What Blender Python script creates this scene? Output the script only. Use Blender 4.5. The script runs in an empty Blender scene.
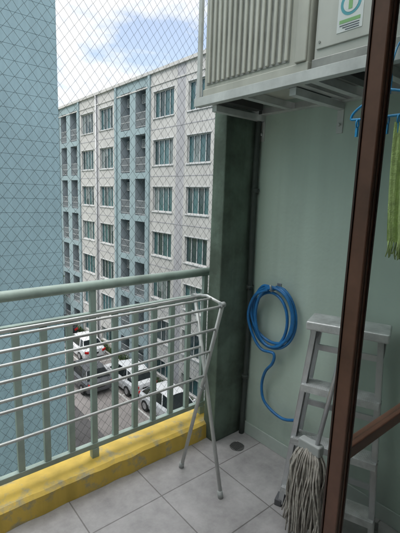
import bpy, math, random
from mathutils import Vector, Matrix, noise
R=random.Random(7)
sc=bpy.context.scene
COL=sc.collection

# ---------------------------------------------------------------- helpers
def root(name):
    e=bpy.data.objects.new(name,None); e.empty_display_size=0.2; COL.objects.link(e); return e

class MB:
    def __init__(s): s.v=[]; s.f=[]; s.m=[]; s.sm=[]
    def quad(s,pts,mi=0,sm=False):
        b=len(s.v); s.v+= [tuple(p) for p in pts]; s.f.append(tuple(range(b,b+len(pts)))); s.m.append(mi); s.sm.append(sm)
    def box(s,a,b,mi=0,M=None):
        x0,y0,z0=a; x1,y1,z1=b
        c=[Vector(p) for p in ((x0,y0,z0),(x1,y0,z0),(x1,y1,z0),(x0,y1,z0),(x0,y0,z1),(x1,y0,z1),(x1,y1,z1),(x0,y1,z1))]
        if M: c=[M@p for p in c]
        n=len(s.v); s.v+=[tuple(p) for p in c]
        for f in ((3,2,1,0),(4,5,6,7),(0,1,5,4),(1,2,6,5),(2,3,7,6),(3,0,4,7)):
            s.f.append(tuple(n+i for i in f)); s.m.append(mi); s.sm.append(False)
    def beam(s,p0,p1,w,d,up=(0,0,1),mi=0):
        p0=Vector(p0);p1=Vector(p1);t=(p1-p0);L=t.length;t.normalize();up=Vector(up)
        a=up.cross(t)
        if a.length<1e-4: a=Vector((1,0,0)).cross(t)
        a.normalize();b=t.cross(a)
        M=Matrix((a,b,t)).transposed().to_4x4(); M.translation=p0
        s.box((-w/2,-d/2,0),(w/2,d/2,L),mi,M)
    def tube(s,pts,r,n=8,mi=0,closed=False,caps=True):
        pts=[Vector(p) for p in pts]; N=len(pts); b=len(s.v)
        rr=r if isinstance(r,(list,tuple)) else [r]*N
        ref=None
        for i,p in enumerate(pts):
            if closed: t=pts[(i+1)%N]-pts[i-1]
            else: t=pts[min(i+1,N-1)]-pts[max(i-1,0)]
            t.normalize()
            if ref is None:
                ref=Vector((0,0,1)) if abs(t.z)<.9 else Vector((1,0,0))
            a=ref-t*ref.dot(t)
            if a.length<1e-5: a=t.orthogonal()
            a.normalize(); ref=a; c=t.cross(a)
            for k in range(n):
                an=2*math.pi*k/n
                s.v.append(tuple(p+(a*math.cos(an)+c*math.sin(an))*rr[i]))
        for i in range(N if closed else N-1):
            j=(i+1)%N
            for k in range(n):
                k2=(k+1)%n
                s.f.append((b+i*n+k,b+i*n+k2,b+j*n+k2,b+j*n+k)); s.m.append(mi); s.sm.append(n>4)
        if caps and not closed:
            s.f.append(tuple(b+k for k in reversed(range(n)))); s.m.append(mi); s.sm.append(False)
            s.f.append(tuple(b+(N-1)*n+k for k in range(n))); s.m.append(mi); s.sm.append(False)
    def build(s,name,mats,parent=None,bevel=0,seg=2):
        me=bpy.data.meshes.new(name); me.from_pydata(s.v,[],s.f)
        if not isinstance(mats,(list,tuple)): mats=[mats]
        for m in mats: me.materials.append(m)
        me.polygons.foreach_set('material_index',s.m)
        me.polygons.foreach_set('use_smooth',s.sm)
        me.update()
        o=bpy.data.objects.new(name,me); COL.objects.link(o)
        if parent: o.parent=parent
        if bevel:
            md=o.modifiers.new('bevel','BEVEL'); md.width=bevel; md.segments=seg; md.limit_method='ANGLE'
        return o

def mat(name,col,rough=.6,var=.12,scale=3.0,metal=0,bump=0,bscale=60,spec=.5,col2=None,thr=None,streak=0,foot=0):
    m=bpy.data.materials.new(name); m.use_nodes=True; nt=m.node_tree; N=nt.nodes; L=nt.links
    p=N['Principled BSDF']; p.inputs['Roughness'].default_value=rough; p.inputs['Metallic'].default_value=metal
    p.inputs['Specular IOR Level'].default_value=spec
    tc=N.new('ShaderNodeTexCoord')
    nz=N.new('ShaderNodeTexNoise'); nz.inputs['Scale'].default_value=scale; nz.inputs['Detail'].default_value=8; nz.inputs['Roughness'].default_value=.65
    L.new(tc.outputs['Object'],nz.inputs['Vector'])
    rp=N.new('ShaderNodeValToRGB')
    c2=col2 if col2 else tuple(c*(1-var*1.6) for c in col)
    c1=col if col2 else tuple(min(1,c*(1+var)) for c in col)
    a,b=thr if thr else (.3,.7)
    rp.color_ramp.elements[0].position=a; rp.color_ramp.elements[1].position=b
    rp.color_ramp.elements[0].color=(*c2,1); rp.color_ramp.elements[1].color=(*c1,1)
    L.new(nz.outputs['Fac'],rp.inputs['Fac'])
    out=rp.outputs['Color']
    if streak:
        mp=N.new('ShaderNodeMapping'); mp.inputs['Scale'].default_value=(5,5,.25)
        n2=N.new('ShaderNodeTexNoise'); n2.inputs['Scale'].default_value=1.6; n2.inputs['Detail'].default_value=6
        L.new(tc.outputs['Object'],mp.inputs['Vector']); L.new(mp.outputs['Vector'],n2.inputs['Vector'])
        r2=N.new('ShaderNodeMapRange'); r2.inputs['From Min'].default_value=.4; r2.inputs['From Max'].default_value=.75
        r2.inputs['To Min'].default_value=1; r2.inputs['To Max'].default_value=1-streak
        L.new(n2.outputs['Fac'],r2.inputs['Value'])
        mx=N.new('ShaderNodeVectorMath'); mx.operation='SCALE'
        L.new(out,mx.inputs[0]); L.new(r2.outputs['Result'],mx.inputs['Scale']); out=mx.outputs['Vector']
    if foot:   # splash dirt near the floor broken up by noise
        sx=N.new('ShaderNodeSeparateXYZ'); L.new(tc.outputs['Object'],sx.inputs[0])
        n4=N.new('ShaderNodeTexNoise'); n4.inputs['Scale'].default_value=9; n4.inputs['Detail'].default_value=7
        L.new(tc.outputs['Object'],n4.inputs['Vector'])
        ml=N.new('ShaderNodeMath'); ml.operation='MULTIPLY_ADD'; ml.inputs[1].default_value=-.55; L.new(n4.outputs['Fac'],ml.inputs[0]); L.new(sx.outputs['Z'],ml.inputs[2])
        r5=N.new('ShaderNodeMapRange'); r5.inputs['From Min'].default_value=-.28; r5.inputs['From Max'].default_value=.12; r5.inputs['To Min'].default_value=1-foot; r5.inputs['To Max'].default_value=1
        L.new(ml.outputs[0],r5.inputs['Value'])
        m5=N.new('ShaderNodeVectorMath'); m5.operation='SCALE'; L.new(out,m5.inputs[0]); L.new(r5.outputs['Result'],m5.inputs['Scale']); out=m5.outputs['Vector']
    L.new(out,p.inputs['Base Color'])
    rr=N.new('ShaderNodeMapRange'); rr.inputs['To Min'].default_value=max(0,rough-.08); rr.inputs['To Max'].default_value=min(1,rough+.12)
    L.new(nz.outputs['Fac'],rr.inputs['Value']); L.new(rr.outputs['Result'],p.inputs['Roughness'])
    if bump:
        n3=N.new('ShaderNodeTexNoise'); n3.inputs['Scale'].default_value=bscale; n3.inputs['Detail'].default_value=5
        L.new(tc.outputs['Object'],n3.inputs['Vector'])
        bp=N.new('ShaderNodeBump'); bp.inputs['Strength'].default_value=bump; bp.inputs['Distance'].default_value=.004
        L.new(n3.outputs['Fac'],bp.inputs['Height']); L.new(bp.outputs['Normal'],p.inputs['Normal'])
    return m

# ---------------------------------------------------------------- materials
M_wall=mat('wall_paint_green',(.51,.61,.545),.75,.05,1.7,bump=.35,bscale=45,streak=.14,foot=.25)
M_col=mat('column_green_shaded',(.185,.25,.20),.8,.2,3.5,col2=(.10,.13,.10),thr=(.38,.60),bump=.8,bscale=25,streak=.4,foot=.3)  # backlit shade put into the green, besides mottling, streaks and splash dirt
M_wallout=mat('outer_render',(.36,.47,.42),.8,.1,1.5,bump=.3)
M_ceil=mat('ceiling_paint',(.72,.73,.70),.8,.05)
M_room=mat('room_paint',(.62,.60,.56),.8,.05)
M_yel=mat('yellow_waterproof_paint',(.78,.54,.10),.6,.1,8,col2=(.45,.39,.24),thr=(.36,.47),bump=.9,bscale=30,streak=.3)
M_skirt=mat('skirting_tile',(.46,.52,.49),.5,.1,4)
M_rail=mat('railing_paint',(.37,.46,.41),.45,.15,6,bump=.2,bscale=80,streak=.25)
M_rack=mat('rack_enamel',(.60,.61,.60),.35,.14,9,metal=.25)
M_rackj=mat('rack_plastic',(.40,.42,.42),.5,.1)
M_net=mat('net_twine',(.035,.045,.04),.85,.3,30)
M_hose=mat('hose_blue_plastic',(.02,.17,.44),.35,.2,14)
M_brass=mat('hose_fitting',(.5,.38,.15),.35,.1,metal=.8)
M_alu=mat('aluminium',(.62,.63,.65),.32,.12,8,metal=.7,streak=.2)
M_aludk=mat('ladder_plastic',(.10,.10,.11),.55,.1)
M_aluw=mat('ladder_tread',(.66,.67,.68),.42,.2,14,metal=.45,bump=.4,bscale=120,streak=.2)
M_mop=mat('mop_cotton',(.46,.43,.39),.95,.3,40,bump=.5,bscale=300)
M_brown=mat('bronze_aluminium',(.17,.078,.052),.32,.25,6,metal=.1)
M_brown2=mat('bronze_aluminium_dark',(.06,.032,.025),.4,.2,6,metal=.2)
M_ac=mat('ac_enamel',(.56,.55,.49),.5,.08,3,streak=.25)
M_ac2=mat('ac_enamel_white',(.58,.58,.54),.45,.06,3,streak=.15)
M_acdk=mat('ac_dark',(.06,.06,.06),.6,.1)
M_acpan=mat('ac_base_steel',(.34,.34,.32),.5,.25,5,metal=.3)
M_shelf=mat('shelf_white_steel',(.64,.65,.64),.45,.12,9,streak=.2)
M_labw=mat('label_white',(.72,.74,.74),.5,.03)
M_labb=mat('label_teal',(.10,.38,.45),.5,.03)
M_labg=mat('label_green',(.25,.48,.2),.5,.03)
M_labk=mat('label_ink',(.08,.09,.12),.5,.03)
M_blue=mat('blue_plastic',(.02,.28,.58),.35,.1)
M_towel=mat('green_towel',(.46,.58,.22),.95,.25,35,bump=.8,bscale=200)
M_pipe=mat('dark_pipe',(.055,.065,.06),.5,.2,8)
M_dr=mat('drain_steel',(.35,.35,.35),.35,.1,metal=.8)
M_tower=mat('tower_blue_render',(.235,.335,.385),.75,.06,.6,bump=.2,bscale=12,streak=.14)
M_cream=mat('facade_cream',(.50,.495,.475),.8,.05,.5,streak=.25)
M_mauve=mat('facade_mauve_grey',(.37,.37,.385),.8,.06,.5,streak=.2)
M_bluef=mat('facade_blue_grey',(.27,.355,.375),.8,.06,.5,streak=.18)
M_frame=mat('window_frame_white',(.52,.53,.53),.5,.05)
M_g1=mat('window_glass_dark',(.03,.06,.065),.08,.2,.4,spec=.5)
M_g2=mat('window_glass_teal',(.05,.12,.13),.1,.2,.4,spec=.5)
M_g3=mat('window_curtain',(.17,.21,.21),.3,.25,2,spec=.5)
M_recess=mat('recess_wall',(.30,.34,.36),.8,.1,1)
M_cond=mat('condenser_grey',(.40,.42,.42),.6,.1,1)
M_conc=mat('concrete_paving',(.24,.22,.21),.85,.22,.35,bump=.3,bscale=8)
M_ground=mat('ground_soil_grass',(.14,.16,.09),.95,.3,.05)
M_kerb=mat('kerb_concrete',(.34,.33,.31),.85,.15,1)
M_line=mat('road_paint_white',(.48,.48,.46),.7,.2,2)
M_asph=mat('asphalt',(.10,.095,.095),.9,.25,.5,bump=.4,bscale=20)
M_leafA=mat('leaf_a',(.07,.12,.035),.6,.3,1.5)
M_leafB=mat('leaf_b',(.04,.075,.022),.6,.3,1.5)
M_bark=mat('bark',(.12,.09,.06),.9,.3,5)
M_cw=mat('car_paint_white',(.64,.65,.66),.18,.02,spec=.5)
M_cs=mat('car_paint_silver',(.42,.43,.45),.25,.03,metal=.5)
M_cd=mat('car_paint_grey',(.13,.135,.145),.22,.03,metal=.3)
M_ck=mat('car_paint_black',(.02,.02,.025),.15,.03,spec=.5)
M_cg=mat('car_glass',(.015,.02,.022),.05,.05,spec=.5)
M_tyre=mat('tyre',(.02,.02,.02),.85,.1)
M_hub=mat('wheel_alloy',(.45,.45,.46),.35,.1,metal=.7)
M_tail=mat('tail_light',(.5,.01,.01),.2,.05)
M_head=mat('head_light',(.7,.72,.74),.1,.05)

def tile_mat():
    m=bpy.data.materials.new('floor_tiles'); m.use_nodes=True; nt=m.node_tree;N=nt.nodes;L=nt.links;p=N['Principled BSDF']
    tc=N.new('ShaderNodeTexCoord'); mp=N.new('ShaderNodeMapping'); mp.inputs['Location'].default_value=(.12,.06,0)
    L.new(tc.outputs['Object'],mp.inputs['Vector'])
    br=N.new('ShaderNodeTexBrick'); br.offset=0; br.squash=1
    for k,v in (('Scale',1),('Brick Width',.40),('Row Height',.40),('Mortar Size',.0035),('Mortar Smooth',.3),('Bias',0)): br.inputs[k].default_value=v
    br.inputs['Color1'].default_value=(.42,.405,.41,1); br.inputs['Color2'].default_value=(.385,.37,.375,1); br.inputs['Mortar'].default_value=(.20,.19,.185,1)
    L.new(mp.outputs['Vector'],br.inputs['Vector'])
    nz=N.new('ShaderNodeTexNoise'); nz.inputs['Scale'].default_value=5; nz.inputs['Detail'].default_value=10; nz.inputs['Roughness'].default_value=.75
    L.new(tc.outputs['Object'],nz.inputs['Vector'])
    mr=N.new('ShaderNodeMapRange'); mr.inputs['From Min'].default_value=.3; mr.inputs['From Max'].default_value=.7; mr.inputs['To Min'].default_value=.62; mr.inputs['To Max'].default_value=1.16
    L.new(nz.outputs['Fac'],mr.inputs['Value'])
    vm=N.new('ShaderNodeVectorMath'); vm.operation='SCALE'; L.new(br.outputs['Color'],vm.inputs[0]); L.new(mr.outputs['Result'],vm.inputs['Scale'])
    L.new(vm.outputs['Vector'],p.inputs['Base Color'])
    m2=N.new('ShaderNodeMapRange'); m2.inputs['To Min'].default_value=.2; m2.inputs['To Max'].default_value=.6
    L.new(nz.outputs['Fac'],m2.inputs['Value']); L.new(m2.outputs['Result'],p.inputs['Roughness'])
    bp=N.new('ShaderNodeBump'); bp.invert=True; bp.inputs['Strength'].default_value=.5; bp.inputs['Distance'].default_value=.003
    L.new(br.outputs['Fac'],bp.inputs['Height']); L.new(bp.outputs['Normal'],p.inputs['Normal'])
    return m
M_tile=tile_mat()
def glass_mat():
    m=bpy.data.materials.new('door_glass'); m.use_nodes=True; nt=m.node_tree;N=nt.nodes;L=nt.links
    N.remove(N['Principled BSDF']); o=N['Material Output']
    t=N.new('ShaderNodeBsdfTransparent'); t.inputs['Color'].default_value=(.88,.90,.89,1)
    g=N.new('ShaderNodeBsdfGlossy'); g.inputs['Roughness'].default_value=.03
    x=N.new('ShaderNodeMixShader'); x.inputs['Fac'].default_value=.06
    L.new(t.outputs[0],x.inputs[1]); L.new(g.outputs[0],x.inputs[2]); L.new(x.outputs[0],o.inputs['Surface'])
    return m
M_glass=glass_mat()

# ---------------------------------------------------------------- balcony shell
XW=1.86; YI=.39; YO=.51
b=MB(); b.box((-1.6,YO,-.15),(XW,2.0,0)); b.build('balcony_floor',M_tile)
b=MB(); b.box((XW,YI,-.15),(XW+.2,2.1,3.2)); b.build('balcony_wall',M_wall)
b=MB(); b.box((-1.8,YI,-.15),(-1.6,2.1,3.2)); b.build('balcony_wall',M_wall)
b=MB(); b.box((-1.8,-4,2.75),(XW+.2,YO,2.93)); b.build('room_ceiling',M_ceil)
b=MB(); b.box((1.62,YI,0),(XW,YO,2.749)); b.box((-1.6,YI,0),(-1.1,YO,2.749)); b.box((-1.1,YI,2.22),(1.62,YO,2.749))
b.build('house_wall',M_wall)
rm=root('living_room')
b=MB(); b.box((-1.8,-4,-.15),(XW+.2,YO,-.002)); b.build('room_floor',M_room,rm)
b=MB(); b.box((-1.8,-4.1,0),(XW+.2,-4,2.75)); b.box((-1.8,-4,0),(-1.6,YI,2.75)); b.box((XW,-4,0),(XW+.2,YI,2.75)); b.build('room_walls',M_room,rm)
b=MB(); b.box((XW-.008,.52,.001),(XW-.0005,1.715,.085)); b.build('skirting',M_skirt,bevel=.002)
b=MB(); b.box((1.605,1.72,.001),(XW-.001,1.825,3.2)); b.build('concrete_column',M_col,bevel=.006)
# curb
b=MB()
n=90
def cy(i,base): return base+.006*noise.noise(Vector((i*.4,base*9,0)))
prof=[]
for i in range(n+1):
    x=-1.598+ (XW+1.598-.002)*i/n
    prof.append([(x,cy(i,1.79),.001),(x,cy(i,1.795),.10+.006*noise.noise(Vector((i*.33,3,1)))),(x,cy(i,1.815),.116+.002*noise.noise(Vector((i*.5,8,1)))),(x,1.9,.12),(x,1.985,.116),(x,1.998,.10),(x,1.998,-.15)])
for i in range(n):
    for k in range(6):
        b.quad([prof[i][k],prof[i+1][k],prof[i+1][k+1],prof[i][k+1]],0,True)
b.build('balcony_curb',M_yel)
dr=root('floor_drain')
b=MB(); b.tube([(1.70,1.60,.001),(1.70,1.60,.006)],.045,24)
b.build('drain_ring',M_dr,dr)
b=MB()
for i in range(-3,4): b.box((1.70+i*.011-.003,1.60-.03,.0062),(1.70+i*.011+.003,1.60+.03,.0075))
b.build('drain_slots',M_acdk,dr)
b=MB()
pts=[(XW-.026+.004*math.sin(z*3),1.690+.004*math.cos(z*4),z) for z in [i*.09 for i in range(25)]]
b.tube(pts,.017,10)
pr=root('drain_pipe'); b.build('pipe',M_pipe,pr)
b=MB()
for z in (.4,1.0,1.6): b.tube([(XW-.026,1.69,z),(XW-.026,1.69,z+.025)],.024,12)
b.build('clamps',M_pipe,pr)

# ---------------------------------------------------------------- railing
rl=root('balcony_railing')
b=MB(); b.tube([(-1.6,1.9,1.095),(XW,1.9,1.095)],.026,16); b.build('top_rail',M_rail,rl)
b=MB(); b.box((-1.6,1.885,.925),(XW-.001,1.915,.955)); b.box((-1.6,1.885,.175),(XW-.001,1.915,.205)); b.build('rails',M_rail,rl,.003)
b=MB()
x=1.64-.128*24
i=0
while x<XW:
    b.box((x-.016,1.888,.206),(x+.016,1.912,.924))
    if i%6==0:
        b.box((x-.02,1.882,.119),(x+.02,1.918,.174)); b.box((x-.016,1.888,.956),(x+.016,1.912,1.075))
    x+=.128; i+=1
b.build('balusters',M_rail,rl,.002)

# ---------------------------------------------------------------- safety net
b=MB()
s=.0255; hz=.0315; YN=2.03
def disp(x,z):
    v=Vector((x*1.1,z*1.1,0))
    w=Vector((x*9,z*9,4))
    return (.020*noise.noise(v)+.0032*noise.noise(w), .012*noise.noise(v+Vector((9,0,0))), .022*noise.noise(v+Vector((0,17,0)))+.0032*noise.noise(w+Vector((0,0,9))))
nx=int(3.44/s); nzv=int(2.98/hz)
for i in range(nx):
    pts=[]
    for j in range(nzv+1):
        sg=1 if (i+j)%2 else -1
        x=-1.595+(i+.5)*s+sg*s*.47; z=-.10+j*hz
        dx,dy,dz=disp(x,z)
        pts.append((min(x+dx,XW-.003),YN+dy,z+dz))
    b.tube(pts,.0009,3,caps=False)
nt_=root('safety_net')
b.build('netting',M_net,nt_)
b=MB(); b.tube([(-1.59,YN,-.10),(XW-.01,YN,-.10)],.003,6); b.tube([(-1.59,YN,2.89),(XW-.01,YN,2.89)],.003,6)
b.build('border_rope',M_net,nt_)

# ---------------------------------------------------------------- drying rack
rk=root('clothes_drying_rack')
XR=1.30; XL=-.10
def fA(z): return 1.66+(1.37-1.66)*z/1.05
def fB(z): return 1.34+(1.61-1.34)*z/1.04
b=MB()
for X in (XR,XL):
    o=.013 if X==XR else -.013
    b.tube([(X,fA(0.01),.01),(X,fA(1.05),1.05)],.0105,12)
    b.tube([(X+o*1.8,fB(0.01),.01),(X+o*1.8,fB(1.04),1.04)],.0105,12)
    b.tube([(X+o*1.8,1.61,1.045),(X+o*.9,1.5,1.068),(X,1.372,1.055)],.0075,10)
b.build('legs',M_rack,rk)
b=MB()
def rod(p,q,r):
    p=Vector(p);q=Vector(q); P=[]
    k=R.uniform(.5,1.6)
    for i in range(9):
        t=i/8; P.append(p.lerp(q,t)+Vector((0,0,-.005*math.sin(math.pi*t)*k)))
    b.tube(P,r,10)
for z in (1.045,.92,.79,.64): rod((XL,fA(z),z),(XR,fA(z),z),.0065)
for z in (1.035,.91,.78): rod((XL-.02,fB(z),z),(XR+.02,fB(z),z),.0065)
for yy,zz in ((1.535,1.062),(1.455,1.066)): rod((XL,yy,zz),(XR,yy,zz),.0055)
b.build('rods',M_rack,rk)
b=MB()
for X in (XR,XL):
    o=.02 if X==XR else -.02
    for y in (fA(.0),): b.tube([(X,y,.0),(X,y-.006,.035)],.0145,12)
    b.tube([(X+o,fB(0),.0),(X+o,fB(.035),.035)],.0145,12)
    b.tube([(X-.014,1.502,.56),(X+o+.014,1.502,.56)],.012,12)
    b.tube([(X-.012,1.372,1.052),(X+.014,1.372,1.052)],.014,12)
    b.tube([(X+o-.014,1.61,1.043),(X+o+.012,1.61,1.043)],.014,12)
b.build('joints',M_rackj,rk)

# ---------------------------------------------------------------- hose
hs=root('garden_hose')
b=MB(); pts=[]
XH=XW-.03
cyy,cz=1.475,.875
turns=4.0; n=200
for i in range(n+1):
    t=i/n; a=math.pi/2+ t*turns*2*math.pi
    k=1+.14*math.sin(t*11+1)
    ry=.150*k; rz=.178*(1+.08*math.cos(t*13))
    yy=cyy+ry*math.cos(a)+.016*math.sin(t*5); zz=cz+rz*math.sin(a)-.02*math.sin(t*7)
    if math.sin(a)>.9: zz=min(zz,1.055)
    pts.append((XH-.030*t-.012*abs(math.sin(t*15)),yy,zz))
tail=[(XH-.04,1.50,1.04),(XH-.045,1.60,.98),(XH-.045,1.645,.85),(XH-.04,1.60,.73),(XH-.035,1.53,.66),(XH-.03,1.44,.66),(XH-.03,1.44,.60),(XH-.02,1.50,.52),(XH-.01,1.53,.42),(XH-.01,1.51,.33),(XH-.01,1.44,.285),(XH-.01,1.35,.272),(XH-.005,1.27,.30),(XH-.01,1.235,.33)]
def catmull(P,k=8):
    P=[Vector(p) for p in P]; out=[]
    for i in range(len(P)-1):
        p0=P[max(i-1,0)];p1=P[i];p2=P[i+1];p3=P[min(i+2,len(P)-1)]
        for j in range(k):
            t=j/k
            out.append(.5*((2*p1)+(-p0+p2)*t+(2*p0-5*p1+4*p2-p3)*t*t+(-p0+3*p1-3*p2+p3)*t**3))
    out.append(P[-1]); return out
b.tube(pts,.009,10)
b.tube(catmull(tail),.009,10)
b.build('hose',M_hose,hs)
b=MB(); b.tube([(XH-.01,1.235,.33),(XH-.012,1.215,.355)],.011,12); b.build('hose_fitting',M_brass,hs)
b=MB(); b.box((XW-.006,1.46,1.02),(XW-.0005,1.49,1.075)); b.tube([(XW-.006,1.475,1.045),(XW-.075,1.475,1.035),(XW-.085,1.475,1.075)],.006,8)
b.build('wall_hook',M_alu,hs)

# ---------------------------------------------------------------- AC shelf + AC units
XF=1.45
sh=root('air_conditioner_shelf')
b=MB()
b.box((XF-.02,.52,2.045),(XF-.016,1.80,2.088)); b.box((XF-.016,.52,2.045),(XF+.02,1.80,2.049))
b.box((XW-.04,.52,2.045),(XW-.001,1.80-.085,2.049)); b.box((XW-.005,.52,2.049),(XW-.001,1.80-.085,2.088))
for y in (.54,.80,1.05,1.12,1.45,1.68):
    b.box((XF-.0155,y,2.0495),(XW-.0055,y+.035,2.054))
    b.box((XF-.0155,y,2.0545),(XW-.0055,y+.004,2.085))
b.build('angle_frame',M_shelf,sh,.001)
b=MB()
for y in (.6,1.15,1.66):
    b.box((XF+.02,y,2.012),(XW-.001,y+.035,2.044))
    b.box((XW-.006,y,1.90),(XW-.0005,y+.035,2.011))
    b.tube([(XW-.006,y+.017,1.94),(XW-.02,y+.017,1.94)],.008,6)
b.build('wall_brackets',M_shelf,sh,.001)
b=MB()
for y in (1.775,.56): 
    b.box((XF-.016,y-.012,2.09),(XF+.002,y+.012,3.10)); b.box((XF-.03,y-.02,3.101),(XW+.15,y+.02,3.15))
b.build('hanger_straps',M_shelf,sh,.001)

def ac_unit(y0,y1,m,ribs):
    r=root('air_conditioner')
    x0=XF+.0; x1=XF+.33; z0=2.10; z1=2.70
    b=MB(); b.box((x0,y0,z0),(x1,y1,z1)); b.build('casing',m,r,.012,3)
    b=MB(); b.box((x0-.004,y0-.004,z0-.012),(x1+.004,y1+.004,z0+.028)); b.build('base_pan',M_acpan if not ribs else m,r,.004)
    b=MB()
    for yy in (y0+.08,y1-.14):
        b.box((x0+.01,yy,2.0545),(x1-.01,yy+.05,2.0875))
    b.build('feet',M_acdk,r)
    if ribs:
        b=MB()
        yy=y0+.10
        while yy<y1-.03:
            b.box((x0-.013,yy,z0+.05),(x0-.0005,yy+.016,z1-.04)); yy+=.036
        b.build('vent_ribs',m,r,.003)
        b=MB(); b.box((x0-.0025,y0+.095,z0+.045),(x0-.0004,y1-.025,z1-.035)); b.build('vent_back',M_acpan,r)
        b=MB(); b.box((x0-.012,y0+.005,z0+.03),(x0-.0005,y0+.06,z1-.02)); b.build('end_cover',m,r,.004)
    else:
        b=MB(); b.box((x0-.006,y1-.30,z0+.06),(x0-.0005,y1-.015,z1-.02)); b.build('service_panel',m,r,.004)
        b=MB()
        for (yy,zz) in ((y1-.03,z0+.085),(y1-.285,z0+.085)): b.tube([(x0-.009,yy,zz),(x0-.006,yy,zz)],.005,10)
        b.build('screws',M_acpan,r)
        b=MB(); cy_=y0+.16; cz_=(z0+z1)/2
        for k in range(2,8):
            rad=k*.018
            b.tube([(x0-.012,cy_+rad*math.cos(a*math.pi/18),cz_+rad*math.sin(a*math.pi/18)) for a in range(36)],.0025,5,closed=True)
        for a in range(8):
            an=a*math.pi/4; b.tube([(x0-.012,cy_,cz_),(x0-.012,cy_+.13*math.cos(an),cz_+.13*math.sin(an))],.003,5)
        b.build('fan_grille',M_acpan,r)
        b=MB(); b.tube([(x0-.003,cy_,cz_),(x0-.0006,cy_,cz_)],.13,40); b.build('fan_opening',M_acdk,r)
        ly=y1-.155; lz=z0+.17; X=x0-.0075
        b=MB(); b.box((X,ly-.052,lz-.075),(X+.0012,ly+.052,lz+.075)); b.build('sticker',M_labw,r,.0005)
        b=MB(); b.tube([(X-.0006,ly,lz+.02),(X-.0001,ly,lz+.02)],.042,28); b.build('sticker_disc',M_labb,r)
        b=MB(); b.tube([(X-.0014,ly,lz+.018),(X-.0008,ly,lz+.018)],.030,28); b.build('sticker_disc_inner',M_labw,r)
        b=MB(); b.box((X-.0021,ly-.008,lz-.002),(X-.0016,ly+.008,lz+.038)); b.box((X-.0008,ly-.042,lz-.045),(X-.0002,ly+.042,lz-.033)); b.build('sticker_digit',M_labg,r)
        b=MB()
        for k in range(3): b.box((X-.0008,ly-.04,lz-.054-.008*k),(X-.0002,ly+.04-.012*k,lz-.051-.008*k))
        b.build('sticker_text',M_labk,r)
    return r
a1=ac_unit(1.085,1.745,M_ac,True)
ac_unit(.53,1.06,M_ac2,False)

# ---------------------------------------------------------------- ladder
ld=root('step_ladder')
def V(x,y,z): return Vector((x,y,z))
TL=V(1.60,1.05,1.0); TR=V(1.715,.765,1.0)
BL=V(1.545,1.13,.012); BR=V(1.70,.70,.012)
wd=(TR-TL).normalized(); nf=V(-wd.y,wd.x,0)
if nf.x>0: nf=-nf
b=MB()
def channel(B,T,inw):
    t=(T-B).normalized()
    Mx=Matrix((wd,t.cross(wd).normalized(),t)).transposed().to_4x4(); Mx.translation=B
    L_=(T-B).length
    b.box((-.0015,-.0275,0),(.0015,.0275,L_),0,Mx)
    for k in (-1,1):
        y0,y1=sorted((k*.0275,k*.0250)); x0,x1=sorted((inw*.0016,inw*.024))
        b.box((x0,y0,0),(x1,y1,L_),0,Mx)
channel(BL,TL,1); channel(BR,TR,-1)
for T,B in ((TL,BL),(TR,BR)):
    T2=T-nf*.085; B2=B-nf*.075
    T2.z-=.03
    T2+= (wd*.015 if T is TL else -wd*.015); B2+= (wd*.02 if T is TL else -wd*.02)
    b.beam(B2,T2,.02,.03,up=tuple(wd))
for z in (.2,.55,.85):
    t=z; A=BL.lerp(TL,t)-nf*.078+wd*.018; C=BR.lerp(TR,t)-nf*.078-wd*.018
    b.beam(A,C,.012,.03,up=(0,0,1))
b.build('rails',M_alu,ld,.0008)
b=MB()
for z in (.115,.40,.69):
    A=BL.lerp(TL,z)+wd*.003; C=BR.lerp(TR,z)-wd*.003
    w=(C-A).length; t=(C-A).normalized()
    Mx=Matrix((t,-nf,V(0,0,1))).transposed().to_4x4(); Mx.translation=A
    b.box((0,-.045,-.006),(w,.045,.0),0,Mx)
    b.box((0,-.049,-.032),(w,-.045,.002),0,Mx); b.box((0,.045,-.032),(w,.049,.002),0,Mx)
    for k in range(-4,5): b.box((.01,k*.0095-.0018,.0002),(w-.01,k*.0095+.0018,.0026),0,Mx)
b.build('treads',M_aluw,ld)
b=MB()
for z in (.115,.40,.69):
    for (P0,P1,s_) in ((BL,TL,-1),(BR,TR,1)):
        P=P0.lerp(P1,z)+wd*s_*.0016
        for k in (-.012,.012):
            q=P+nf*k+V(0,0,-.012); b.tube([q,q+wd*s_*.003],.0045,10)
b.build('rivets',M_dr,ld)
b=MB()
Mx=Matrix((wd,-nf,V(0,0,1))).transposed().to_4x4(); Mx.translation=TL
w=(TR-TL).length
b.box((-.025,-.055,-.03),(w+.025,.115,.012),0,Mx)
b.build('top_cap',M_aluw,ld,.008,3)
b=MB()
for P in (BL,BR):
    Mx=Matrix((wd,-nf,V(0,0,1))).transposed().to_4x4(); Mx.translation=V(P.x,P.y,0)
    b.box((-.018,-.034,0),(.018,.034,.035),0,Mx); b.box((-.016,.055,0),(.016,.095,.03),0,Mx)
for k in (0,1):
    P=TL if k==0 else TR; s_=-1 if k==0 else 1
    Mx=Matrix((wd,-nf,V(0,0,1))).transposed().to_4x4(); Mx.translation=P+wd*s_*.006
    b.box((-.003,-.02,-.11),(.003,.10,-.035),0,Mx)
b.build('feet',M_aludk,ld,.003)

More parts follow.
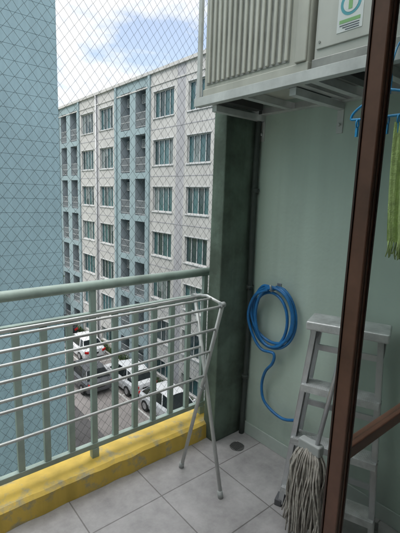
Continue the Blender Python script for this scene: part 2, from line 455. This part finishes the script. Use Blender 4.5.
# ---------------------------------------------------------------- mop
mp_=root('string_mop')
hd=V(1.43,.90,.475)
b=MB()
for i in range(150):
    a=R.uniform(0,2*math.pi); q=R.random()**.5
    sx=.045*q*math.cos(a); sy=.085*q*math.sin(a)
    L_=R.uniform(.36,.462)
    p=[hd+V(sx*.35,sy*.45,.02+.012*(1-q)), hd+V(sx*.8,sy*.85,-.03)]
    ph=R.uniform(0,6); am=R.uniform(.004,.012); dx=R.uniform(-.015,.015)
    for k in range(2,9):
        t=k/8
        p.append(hd+V(sx*(1+.35*t)+am*math.sin(ph+t*7),sy*(1+.2*t)+am*math.cos(ph*2+t*6)+dx*t,-L_*t))
    for q_ in p: q_.z=max(q_.z,.006)
    b.tube(p,R.uniform(.0028,.0045),6)
b.build('strings',M_mop,mp_)
b=MB(); b.box((hd.x-.02,hd.y-.055,hd.z-.005),(hd.x+.02,hd.y+.055,hd.z+.045)); b.build('clamp',M_rackj,mp_,.008,3)
b=MB(); b.tube([hd+V(0,-.03,.04),V(1.515,.80,1.22)],.010,12); b.build('handle',M_alu,mp_)

# ---------------------------------------------------------------- hanger + towel
hg=root('clothes_hanger')
b=MB()
X=1.40
b.tube(catmull([(X,.70,1.93),(X,.70,1.98),(X-.01,.70,2.01),(XF-.045,.70,2.06),(XF-.02,.70,2.10),(XF+.005,.70,2.092)]),.003,8)
fr=[(X,.70,1.945),(X,.80,1.905),(X,.835,1.87),(X,.80,1.86),(X,.56,1.86),(X,.535,1.875),(X,.60,1.915)]
cm=catmull(fr+[fr[0]])
b.tube(cm[:-1],.0045,8,closed=True)
for k in range(8):
    y=.55+k*.037
    pts=[(X+.009*math.cos(a),y+.0,1.845+.014*math.sin(a)) for a in [j*math.pi/5 for j in range(10)]]
    b.tube(pts,.003,6,closed=True)
    b.box((X-.005,y-.004,1.80),(X+.005,y+.004,1.831))
b.build('plastic_frame',M_blue,hg)

tw=root('towel')
b=MB()
nu,nv=30,44
def tp(u,v,side):
    y=.535+.135*u*(1-.12*v)+ .008*math.sin(v*3); z=1.835-.40*v
    x=1.395+.011*math.sin(u*19+v*1.5)*(.3+v)+.009*math.sin(u*9)+.003*math.sin(u*43+v*5)+side*(.006+.004*v)
    return (x,y,z)
for side in (-1,1):
    for i in range(nu):
        for j in range(nv):
            q=[tp(i/nu,j/nv,side),tp((i+1)/nu,j/nv,side),tp((i+1)/nu,(j+1)/nv,side),tp(i/nu,(j+1)/nv,side)]
            b.quad(q,0,True)
for i in range(nu): 
    b.quad([tp(i/nu,0,-1),tp((i+1)/nu,0,-1),tp((i+1)/nu,0,1),tp(i/nu,0,1)],0,True)
b.build('cloth',M_towel,tw)
b=MB()
for i in range(46):
    p=Vector(tp(i/46,1,-1 if i%2 else 1)); l=R.uniform(.04,.06)
    b.tube([p+V(0,0,.004),p+V(R.uniform(-.004,.004),R.uniform(-.004,.004),-l*.5),p+V(R.uniform(-.006,.006),R.uniform(-.006,.006),-l)],.002,5)
b.build('fringe',M_towel,tw)

# ---------------------------------------------------------------- sliding door
dd=root('sliding_glass_door')
ya,yb=.43,.465
sx0,sx1=.825,.852
b=MB()
b.box((sx0,ya,.03),(sx1,yb,2.18)); b.box((1.555,ya,.03),(1.60,yb,2.18))
b.box((sx1,ya+.003,.945),(1.555,yb-.003,.978)); b.box((sx1,ya+.003,.03),(1.555,yb-.003,.11)); b.box((sx1,ya+.003,2.11),(1.555,yb-.003,2.18))
b.build('sash',M_brown,dd,.003)
b=MB(); b.box((sx0-.002,yb+.0005,.03),(sx0+.008,yb+.005,2.18)); b.box((sx0+.009,ya-.0015,.03),(sx0+.0115,ya-.0003,2.18)); b.box((sx1-.004,ya-.003,.03),(sx1+.002,ya-.0003,2.18))
b.build('stile_lips',M_brown2,dd,.0005)
b=MB(); b.box((sx1+.0005,.445,.9785),(1.5545,.450,2.1095)); b.box((sx1+.0005,.445,.1105),(1.5545,.450,.9445)); b.build('glass',M_glass,dd)
b=MB(); b.box((-1.1,.395,.0),(1.62,.505,.028)); b.box((-1.1,.395,2.185),(1.62,.505,2.219)); b.box((1.602,.395,.028),(1.62,.505,2.185)); b.box((-1.1,.395,.028),(-1.07,.505,2.185))
b.build('outer_frame',M_brown,dd,.002)

# ---------------------------------------------------------------- own building mass, unseen: left block raised against sun, right kept low for daylight
ob=root('apartment_building')
b=MB(); b.box((-22,-12,-10.3),(9,1.995,-.155)); b.box((2.07,-12,-.154),(9,1.7,3.1)); b.box((-22,-12,-.154),(-1.81,2.3,8.2)); b.box((-1.8,-12,-.154),(2.06,-4.11,2.934))
b.build('body',M_wallout,ob)
# ---------------------------------------------------------------- blue wing
GZ=-10.3
tb=root('apartment_building')
b=MB(); b.box((-16,9.02,GZ),(3.40,24,8.6)); b.build('body',M_tower,tb)
b=MB(); z=GZ
while z<8.5:
    b.box((-16,9.0,z),(3.41,9.019,min(z+.294,8.6))); z+=.30
b.build('cladding',M_tower,tb)
b=MB(); b.box((-16.1,8.93,8.601),(3.5,24.1,8.8)); b.build('parapet_cap',M_cream,tb)

# ---------------------------------------------------------------- opposite apartment block
fb=root('apartment_building')
X0=13.6; ZT=8.45; Y0=6.; Y1=44.
wins=[(6.5,8.3),(9.3,11.1),(12.3,14.2),(15.7,17.6),(18.9,20.9),(26.0,28.0),(29.1,31.2),(37.0,39.0),(40,42)]
recs=[(21.8,23.0),(23.7,24.9),(32.1,33.4),(34.2,35.4)]
rows=[1.3+2.7*k for k in range(-3,3)]
holes=[]
for a,c in wins:
    for z in rows: holes.append((a,c,z-.72,z+.72,.16,'w'))
    holes.append((a,c,GZ+.5,-8.75,.2,'w'))
for a,c in recs:
    for z in rows: holes.append((a,c,z-1.10,z+1.22,1.2,'r'))
    holes.append((a,c,GZ+.15,-8.55,1.2,'r'))
ba=(21.35,25.5,31.6,35.9)
ys=sorted(set([Y0,Y1,17.85,18.6,28.2,28.8,14.5,15.3]+list(ba)+[h[0] for h in holes]+[h[1] for h in holes]))
zs=sorted(set([GZ,ZT]+[h[2] for h in holes]+[h[3] for h in holes]))
def inhole(y,z):
    for h in holes:
        if h[0]<y<h[1] and h[2]<z<h[3]: return True
    return False
def band(y):
    if ba[0]<y<ba[1] or ba[2]<y<ba[3]: return 2
    if 17.85<y<18.6 or 28.2<y<28.8 or 14.5<y<15.3: return 1
    return 0
b=MB()
for i in range(len(ys)-1):
    for j in range(len(zs)-1):
        ym=(ys[i]+ys[i+1])/2; zm=(zs[j]+zs[j+1])/2
        if inhole(ym,zm): continue
        b.quad([(X0,ys[i],zs[j]),(X0,ys[i],zs[j+1]),(X0,ys[i+1],zs[j+1]),(X0,ys[i+1],zs[j])],band(ym))
for (a,c,z0,z1,d,k) in holes:
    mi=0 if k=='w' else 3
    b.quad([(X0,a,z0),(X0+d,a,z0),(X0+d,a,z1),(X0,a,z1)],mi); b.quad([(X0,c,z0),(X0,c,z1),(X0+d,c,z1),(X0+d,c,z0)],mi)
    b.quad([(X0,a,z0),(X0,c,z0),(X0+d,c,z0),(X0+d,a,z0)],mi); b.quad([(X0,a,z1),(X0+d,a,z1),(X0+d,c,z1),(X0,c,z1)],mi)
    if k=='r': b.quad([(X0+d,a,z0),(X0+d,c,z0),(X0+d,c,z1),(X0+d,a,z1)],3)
b.quad([(X0,Y0,GZ),(X0+12,Y0,GZ),(X0+12,Y0,ZT),(X0,Y0,ZT)],0); b.quad([(X0,Y1,GZ),(X0,Y1,ZT),(X0+12,Y1,ZT),(X0+12,Y1,GZ)],0)
b.quad([(X0,Y0,ZT),(X0+12,Y0,ZT),(X0+12,Y1,ZT),(X0,Y1,ZT)],0); b.quad([(X0+12,Y0,GZ),(X0+12,Y1,GZ),(X0+12,Y1,ZT),(X0+12,Y0,ZT)],0)
b.build('walls',[M_cream,M_mauve,M_bluef,M_recess],fb)
g=MB(); f=MB(); sl=MB(); cd=MB()
for (a,c,z0,z1,d,k) in holes:
    if k=='w':
        x=X0+.12; np_=4 if c-a>1.5 else 3; w=(c-a)/np_
        cur=R.random()
        for i in range(np_):
            mi=R.choice([0,1,1,1,2] if cur<.6 else [0,0,1,1,2])
            dd_=R.uniform(0,.012)
            if mi==2 and R.random()<.5:
                zc=z0+(z1-z0)*R.uniform(.3,.8)
                g.quad([(x+.02,a+i*w,z0),(x+.02+dd_,a+(i+1)*w,z0),(x+.02+dd_,a+(i+1)*w,zc),(x+.02,a+i*w,zc)],0)
                g.quad([(x+.02,a+i*w,zc),(x+.02+dd_,a+(i+1)*w,zc),(x+.02+dd_,a+(i+1)*w,z1),(x+.02,a+i*w,z1)],2)
            else: g.quad([(x+.02,a+i*w,z0),(x+.02+dd_,a+(i+1)*w,z0),(x+.02+dd_,a+(i+1)*w,z1),(x+.02,a+i*w,z1)],mi)
        t=.045
        f.box((x-.02,a+.001,z0+.001),(x+.015,a+t,z1-.001)); f.box((x-.02,c-t,z0+.001),(x+.015,c-.001,z1-.001))
        f.box((x-.02,a+t,z0+.001),(x+.015,c-t,z0+t)); f.box((x-.02,a+t,z1-t),(x+.015,c-t,z1-.001))
        for i in range(1,np_): f.box((x-.018,a+i*w-.02,z0+t),(x+.012,a+i*w+.02,z1-t))
        if z0>GZ+1: sl.box((X0-.06,a-.08,z0-.07),(X0-.001,c+.08,z0-.01)); sl.box((X0-.04,a-.06,z1+.01),(X0-.001,c+.06,z1+.05))
    else:
        x=X0+d
        g.box((x-.02,a+.1,z0+.05),(x-.005,a+.1+.62*(c-a),z1-.25),0)
        for zz in (z0+.08,z0+.5,z0+.92): cd.box((X0+.04,a+.001,zz),(X0+.07,c-.001,zz+.03))
        yy=a+.1
        while yy<c-.03: cd.box((X0+.045,yy,z0+.115),(X0+.06,yy+.016,z0+.92)); yy+=.13
        if R.random()<.7:
            cd.box((X0+.45,c-.66,z1-.75),(X0+.75,c-.05,z1-.2))
            for q in range(6): g.box((X0+.444,c-.60,z1-.70+.08*q),(X0+.449,c-.12,z1-.66+.08*q),0)
g.build('window_panes',[M_g1,M_g2,M_g3],fb); f.build('window_frames',M_frame,fb); sl.build('window_sills',M_frame,fb); cd.build('service_balconies',M_cond,fb)
b=MB()
b.box((X0-.12,Y0-.1,ZT+.001),(X0+.15,Y1+.1,ZT+.18),0); b.box((X0-.04,Y0,7.78),(X0-.001,Y1,7.86),0)
for z in rows: 
    for (p,q) in ((Y0,ba[0]-.13),(ba[1]+.13,ba[2]-.13),(ba[3]+.13,Y1)):
        b.box((X0-.012,p,z-1.38),(X0-.001,q,z-1.34),1)
for y in ba: b.box((X0-.10,y-.12,GZ+.01),(X0-.0015,y+.12,ZT),2)
b.build('trim',[M_cream,M_mauve,M_bluef],fb)
b=MB()
for y in (14.9,28.5): b.tube([(X0-.07,y,GZ),(X0-.07,y,ZT)],.055,8)
b.build('downpipes',M_frame,fb)

# ---------------------------------------------------------------- ground
b=MB(); b.quad([(-600,-600,GZ-.004),(600,-600,GZ-.004),(600,600,GZ-.004),(-600,600,GZ-.004)]); b.build('ground',M_ground)
b=MB(); b.quad([(3.4,2.1,GZ),(13.0,2.1,GZ),(13.0,70,GZ),(3.4,70,GZ)]); b.build('pavement',M_conc)
b=MB(); b.quad([(4.2,2.1,GZ+.004),(8.2,2.1,GZ+.004),(8.2,70,GZ+.004),(4.2,70,GZ+.004)]); b.build('road',M_asph)
b=MB()
for k in range(11):
    y=4.2+5.2*k; b.quad([(10.9,y-.05,GZ+.008),(12.9,y-.05,GZ+.008),(12.9,y+.05,GZ+.008),(10.9,y+.05,GZ+.008)])
b.quad([(10.8,2.5,GZ+.008),(10.9,2.5,GZ+.008),(10.9,62,GZ+.008),(10.8,62,GZ+.008)])
b.build('parking_markings',M_line)
b=MB(); b.box((13.0,2.1,GZ-.05),(13.15,70,GZ+.13)); b.build('kerb',M_kerb,bevel=.01)

def leaf(b,p,s):
    d=Vector((R.gauss(0,1),R.gauss(0,1),R.gauss(0,1))).normalized(); a=d.orthogonal().normalized(); c=d.cross(a)
    b.quad([p-a*s,p-c*s*.5,p+a*s,p+c*s*.5],R.randint(0,1))
b=MB()
for i in range(9000):
    y=R.uniform(6,44); x=R.uniform(13.17,13.5); h=.45+.25*noise.noise(Vector((y*.9,0,0)))
    leaf(b,Vector((x,y,GZ+R.uniform(.05,1)*h)),R.uniform(.04,.09))
b.build('hedge',[M_leafA,M_leafB])
def tree(x,y,h,r):
    t=root('tree'); b=MB()
    base=Vector((x,y,GZ)); top=base+V(.2,.1,h*.6)
    b.tube([base,base+V(.05,0,h*.3),top],[.14,.11,.07],8)
    cl=[]
    for i in range(9):
        a=R.uniform(0,6.28); e=top+V(math.cos(a)*r*.7,math.sin(a)*r*.7,R.uniform(-.1,.35)*h)
        b.tube([top-V(0,0,R.uniform(.1,.9)),(top+e)/2+V(0,0,.1),e],[.05,.035,.015],6); cl.append(e)
    b.build('trunk',M_bark,t)
    l=MB()
    for e in cl+[top+V(0,0,h*.3)]:
        for k in range(420):
            d=Vector((R.gauss(0,1),R.gauss(0,1),R.gauss(0,.7)))*r*.26
            leaf(l,e+d,R.uniform(.06,.13))
    l.build('foliage',[M_leafA,M_leafB],t)
tree(12.0,36.5,5.2,1.9); tree(9.5,43,6.5,2.4); tree(12.4,47,6,2.2)

# ---------------------------------------------------------------- cars (parked parallel to the block)
def car(cx,cy_,paint,flip=1):
    r=root('parked_car')
    M=Matrix.Translation((cx,cy_,GZ+.008))@Matrix.Rotation(math.pi/2*flip+R.uniform(-.02,.02),4,'Z')
    def P(x,y,z): return M@Vector((x,y,z))
    st=[(-2.12,.62,.42,.62,.66),(-2.08,.76,.30,.72,.84),(-1.9,.83,.24,.78,.92),(-1.3,.86,.22,.80,.95),(-.4,.87,.20,.79,.95),(.6,.87,.20,.78,.95),(1.1,.86,.22,.76,.93),(1.7,.82,.24,.68,.82),(2.0,.74,.28,.60,.70),(2.12,.60,.36,.52,.56)]
    b=MB(); rings=[]
    for (x,w,z0,zs_,zt) in st:
        rings.append([P(x,-w*.92,z0),P(x,-w,(z0+zs_)*.5),P(x,-w*.985,zs_),P(x,-w*.88,zt),P(x,-w*.4,zt+.025),P(x,w*.4,zt+.025),P(x,w*.88,zt),P(x,w*.985,zs_),P(x,w,(z0+zs_)*.5),P(x,w*.92,z0)])
    for i in range(len(rings)-1):
        for k in range(10):
            k2=(k+1)%10; b.quad([rings[i][k],rings[i][k2],rings[i+1][k2],rings[i+1][k]],0,k!=9)
    b.quad(list(reversed(rings[0]))); b.quad(rings[-1])
    b.build('body',paint,r)
    bl=[(-1.78,.74),(-1.2,.77),(.2,.77),(1.02,.74)]; tpz=[(-1.35,.56,1.36),(-.95,.60,1.45),(.0,.60,1.47),(.38,.56,1.42)]
    b=MB()
    A=[P(x,-w,.95) for x,w in bl]+[P(x,w,.95) for x,w in reversed(bl)]
    T=[P(x,-w,z) for x,w,z in tpz]+[P(x,w,z) for x,w,z in reversed(tpz)]
    for k in range(8):
        k2=(k+1)%8; b.quad([A[k],A[k2],T[k2],T[k]])
    b.build('windows',M_cg,r)
    b=MB()
    T0=[P(x*1.0,-w-.015,z+.004) for x,w,z in tpz]; T1=[P(x,w+.015,z+.004) for x,w,z in tpz]; TC=[P(x,0,z+.035) for x,w,z in tpz]
    for k in range(3):
        b.quad([T0[k],T0[k+1],TC[k+1],TC[k]],0,True); b.quad([TC[k],TC[k+1],T1[k+1],T1[k]],0,True)
    for sgn in (-1,1):
        for (x0,w0),(x1,w1,z1) in zip(bl,tpz):
            b.beam(P(x0,sgn*(w0+.006),.95),P(x1,sgn*(w1+.012),z1),.05,.03)
    b.build('roof_and_pillars',paint,r)
    b=MB(); h=MB()
    for x in (-1.32,1.32):
        for s_ in (-1,1):
            b.tube([P(x,s_*.70,.31),P(x,s_*.885,.31)],.31,20); h.tube([P(x,s_*.886,.31),P(x,s_*.893,.31)],.19,12)
    b.build('tyres',M_tyre,r); h.build('hubs',M_hub,r)
    b=MB()
    for s_ in (-1,1): b.beam(P(-2.11,s_*.50,.72),P(-2.02,s_*.77,.77),.14,.14)
    b.build('tail_lights',M_tail,r)
    b=MB()
    for s_ in (-1,1): b.beam(P(2.07,s_*.42,.60),P(1.94,s_*.70,.66),.08,.12)
    b.build('head_lights',M_head,r)
    b=MB()
    for s_ in (-1,1): b.beam(P(.85,s_*.84,.95),P(.85,s_*.98,.99),.09,.12)
    b.build('mirrors',paint,r)
    b=MB()
    b.beam(P(-2.135,-.24,.60),P(-2.135,.24,.60),.01,.12); b.beam(P(2.10,-.45,.42),P(2.10,.45,.42),.06,.10)
    b.build('plate_and_grille',M_tyre,r)
car(11.8,27.4,M_cw); car(9.9,22.6,M_cd); car(11.9,20.9,M_cw); car(11.9,16.2,M_cw,-1); car(11.9,32.6,M_ck); car(11.9,11.4,M_cs); car(11.8,38.2,M_cs,-1)

# ---------------------------------------------------------------- camera
cam=bpy.data.cameras.new('Camera'); co=bpy.data.objects.new('Camera',cam); COL.objects.link(co)
cam.sensor_fit='VERTICAL'; cam.sensor_height=24; cam.lens=24*400/533; cam.clip_start=.02; cam.clip_end=3000
co.matrix_world=Matrix.Translation((0,0,1.57))@Matrix.Rotation(math.radians(-40),4,'Z')@Matrix.Rotation(math.radians(80),4,'X')@Matrix.Rotation(math.radians(1.9),4,'Z')
sc.camera=co

# ---------------------------------------------------------------- light: bright hazy day, sun veiled by cloud
to_sun=Vector((-.60,-.04,.80)).normalized()
sd=bpy.data.lights.new('sun','SUN'); sd.energy=1.1; sd.angle=math.radians(8); sd.color=(1,.95,.88)
so=bpy.data.objects.new('sun',sd); COL.objects.link(so); so.rotation_euler=to_sun.to_track_quat('Z','Y').to_euler(); so.location=(-20,0,40)
w=bpy.data.worlds.new('World'); sc.world=w; w.use_nodes=True; nt=w.node_tree; N=nt.nodes; L=nt.links
bg=N['Background']; bg.inputs['Strength'].default_value=.15
sky=N.new('ShaderNodeTexSky'); sky.sky_type='NISHITA'; sky.sun_disc=False
sky.sun_elevation=math.asin(to_sun.z); sky.sun_rotation=math.atan2(to_sun.x,to_sun.y)%(2*math.pi)
ss=N.new('ShaderNodeVectorMath'); ss.operation='SCALE'; ss.inputs['Scale'].default_value=1.6; L.new(sky.outputs[0],ss.inputs[0])
tc=N.new('ShaderNodeTexCoord'); sp=N.new('ShaderNodeSeparateXYZ'); L.new(tc.outputs['Generated'],sp.inputs[0])
ad=N.new('ShaderNodeMath'); ad.operation='ADD'; ad.inputs[1].default_value=.14; L.new(sp.outputs['Z'],ad.inputs[0])
mxz=N.new('ShaderNodeMath'); mxz.operation='MAXIMUM'; mxz.inputs[1].default_value=.05; L.new(ad.outputs[0],mxz.inputs[0])
cb=N.new('ShaderNodeCombineXYZ')
for k in ('X','Y'):
    dv=N.new('ShaderNodeMath'); dv.operation='DIVIDE'; L.new(sp.outputs[k],dv.inputs[0]); L.new(mxz.outputs[0],dv.inputs[1]); L.new(dv.outputs[0],cb.inputs[k])
nz=N.new('ShaderNodeTexNoise'); nz.inputs['Scale'].default_value=2.1; nz.inputs['Detail'].default_value=9; nz.inputs['Roughness'].default_value=.58; nz.inputs['Distortion'].default_value=.25
L.new(cb.outputs[0],nz.inputs['Vector'])
rp=N.new('ShaderNodeValToRGB'); rp.color_ramp.elements[0].position=.40; rp.color_ramp.elements[1].position=.56
rp.color_ramp.elements[0].color=(.30,.30,.30,1)
L.new(nz.outputs['Fac'],rp.inputs['Fac'])
cr=N.new('ShaderNodeMapRange'); cr.inputs['From Min'].default_value=.42; cr.inputs['From Max'].default_value=.80; cr.inputs['To Min'].default_value=0; cr.inputs['To Max'].default_value=1
L.new(sp.outputs['Z'],cr.inputs['Value'])
cc=N.new('ShaderNodeMix'); cc.data_type='RGBA'; cc.inputs['A'].default_value=(7.4,7.5,7.6,1); cc.inputs['B'].default_value=(30.5,30.5,30.3,1)
L.new(cr.outputs['Result'],cc.inputs['Factor'])
mxf=N.new('ShaderNodeMath'); mxf.operation='MAXIMUM'; L.new(rp.outputs['Color'],mxf.inputs[0])
hf=N.new('ShaderNodeMath'); hf.operation='MULTIPLY'; hf.inputs[1].default_value=.88; L.new(cr.outputs['Result'],hf.inputs[0]); L.new(hf.outputs[0],mxf.inputs[1])
mx=N.new('ShaderNodeMix'); mx.data_type='RGBA'; L.new(mxf.outputs[0],mx.inputs['Factor']); L.new(ss.outputs['Vector'],mx.inputs['A'])
L.new(cc.outputs['Result'],mx.inputs['B'])
L.new(mx.outputs['Result'],bg.inputs['Color'])
sc.view_settings.view_transform='Standard'; sc.view_settings.look='None'; sc.view_settings.exposure=0
print('BUILT')
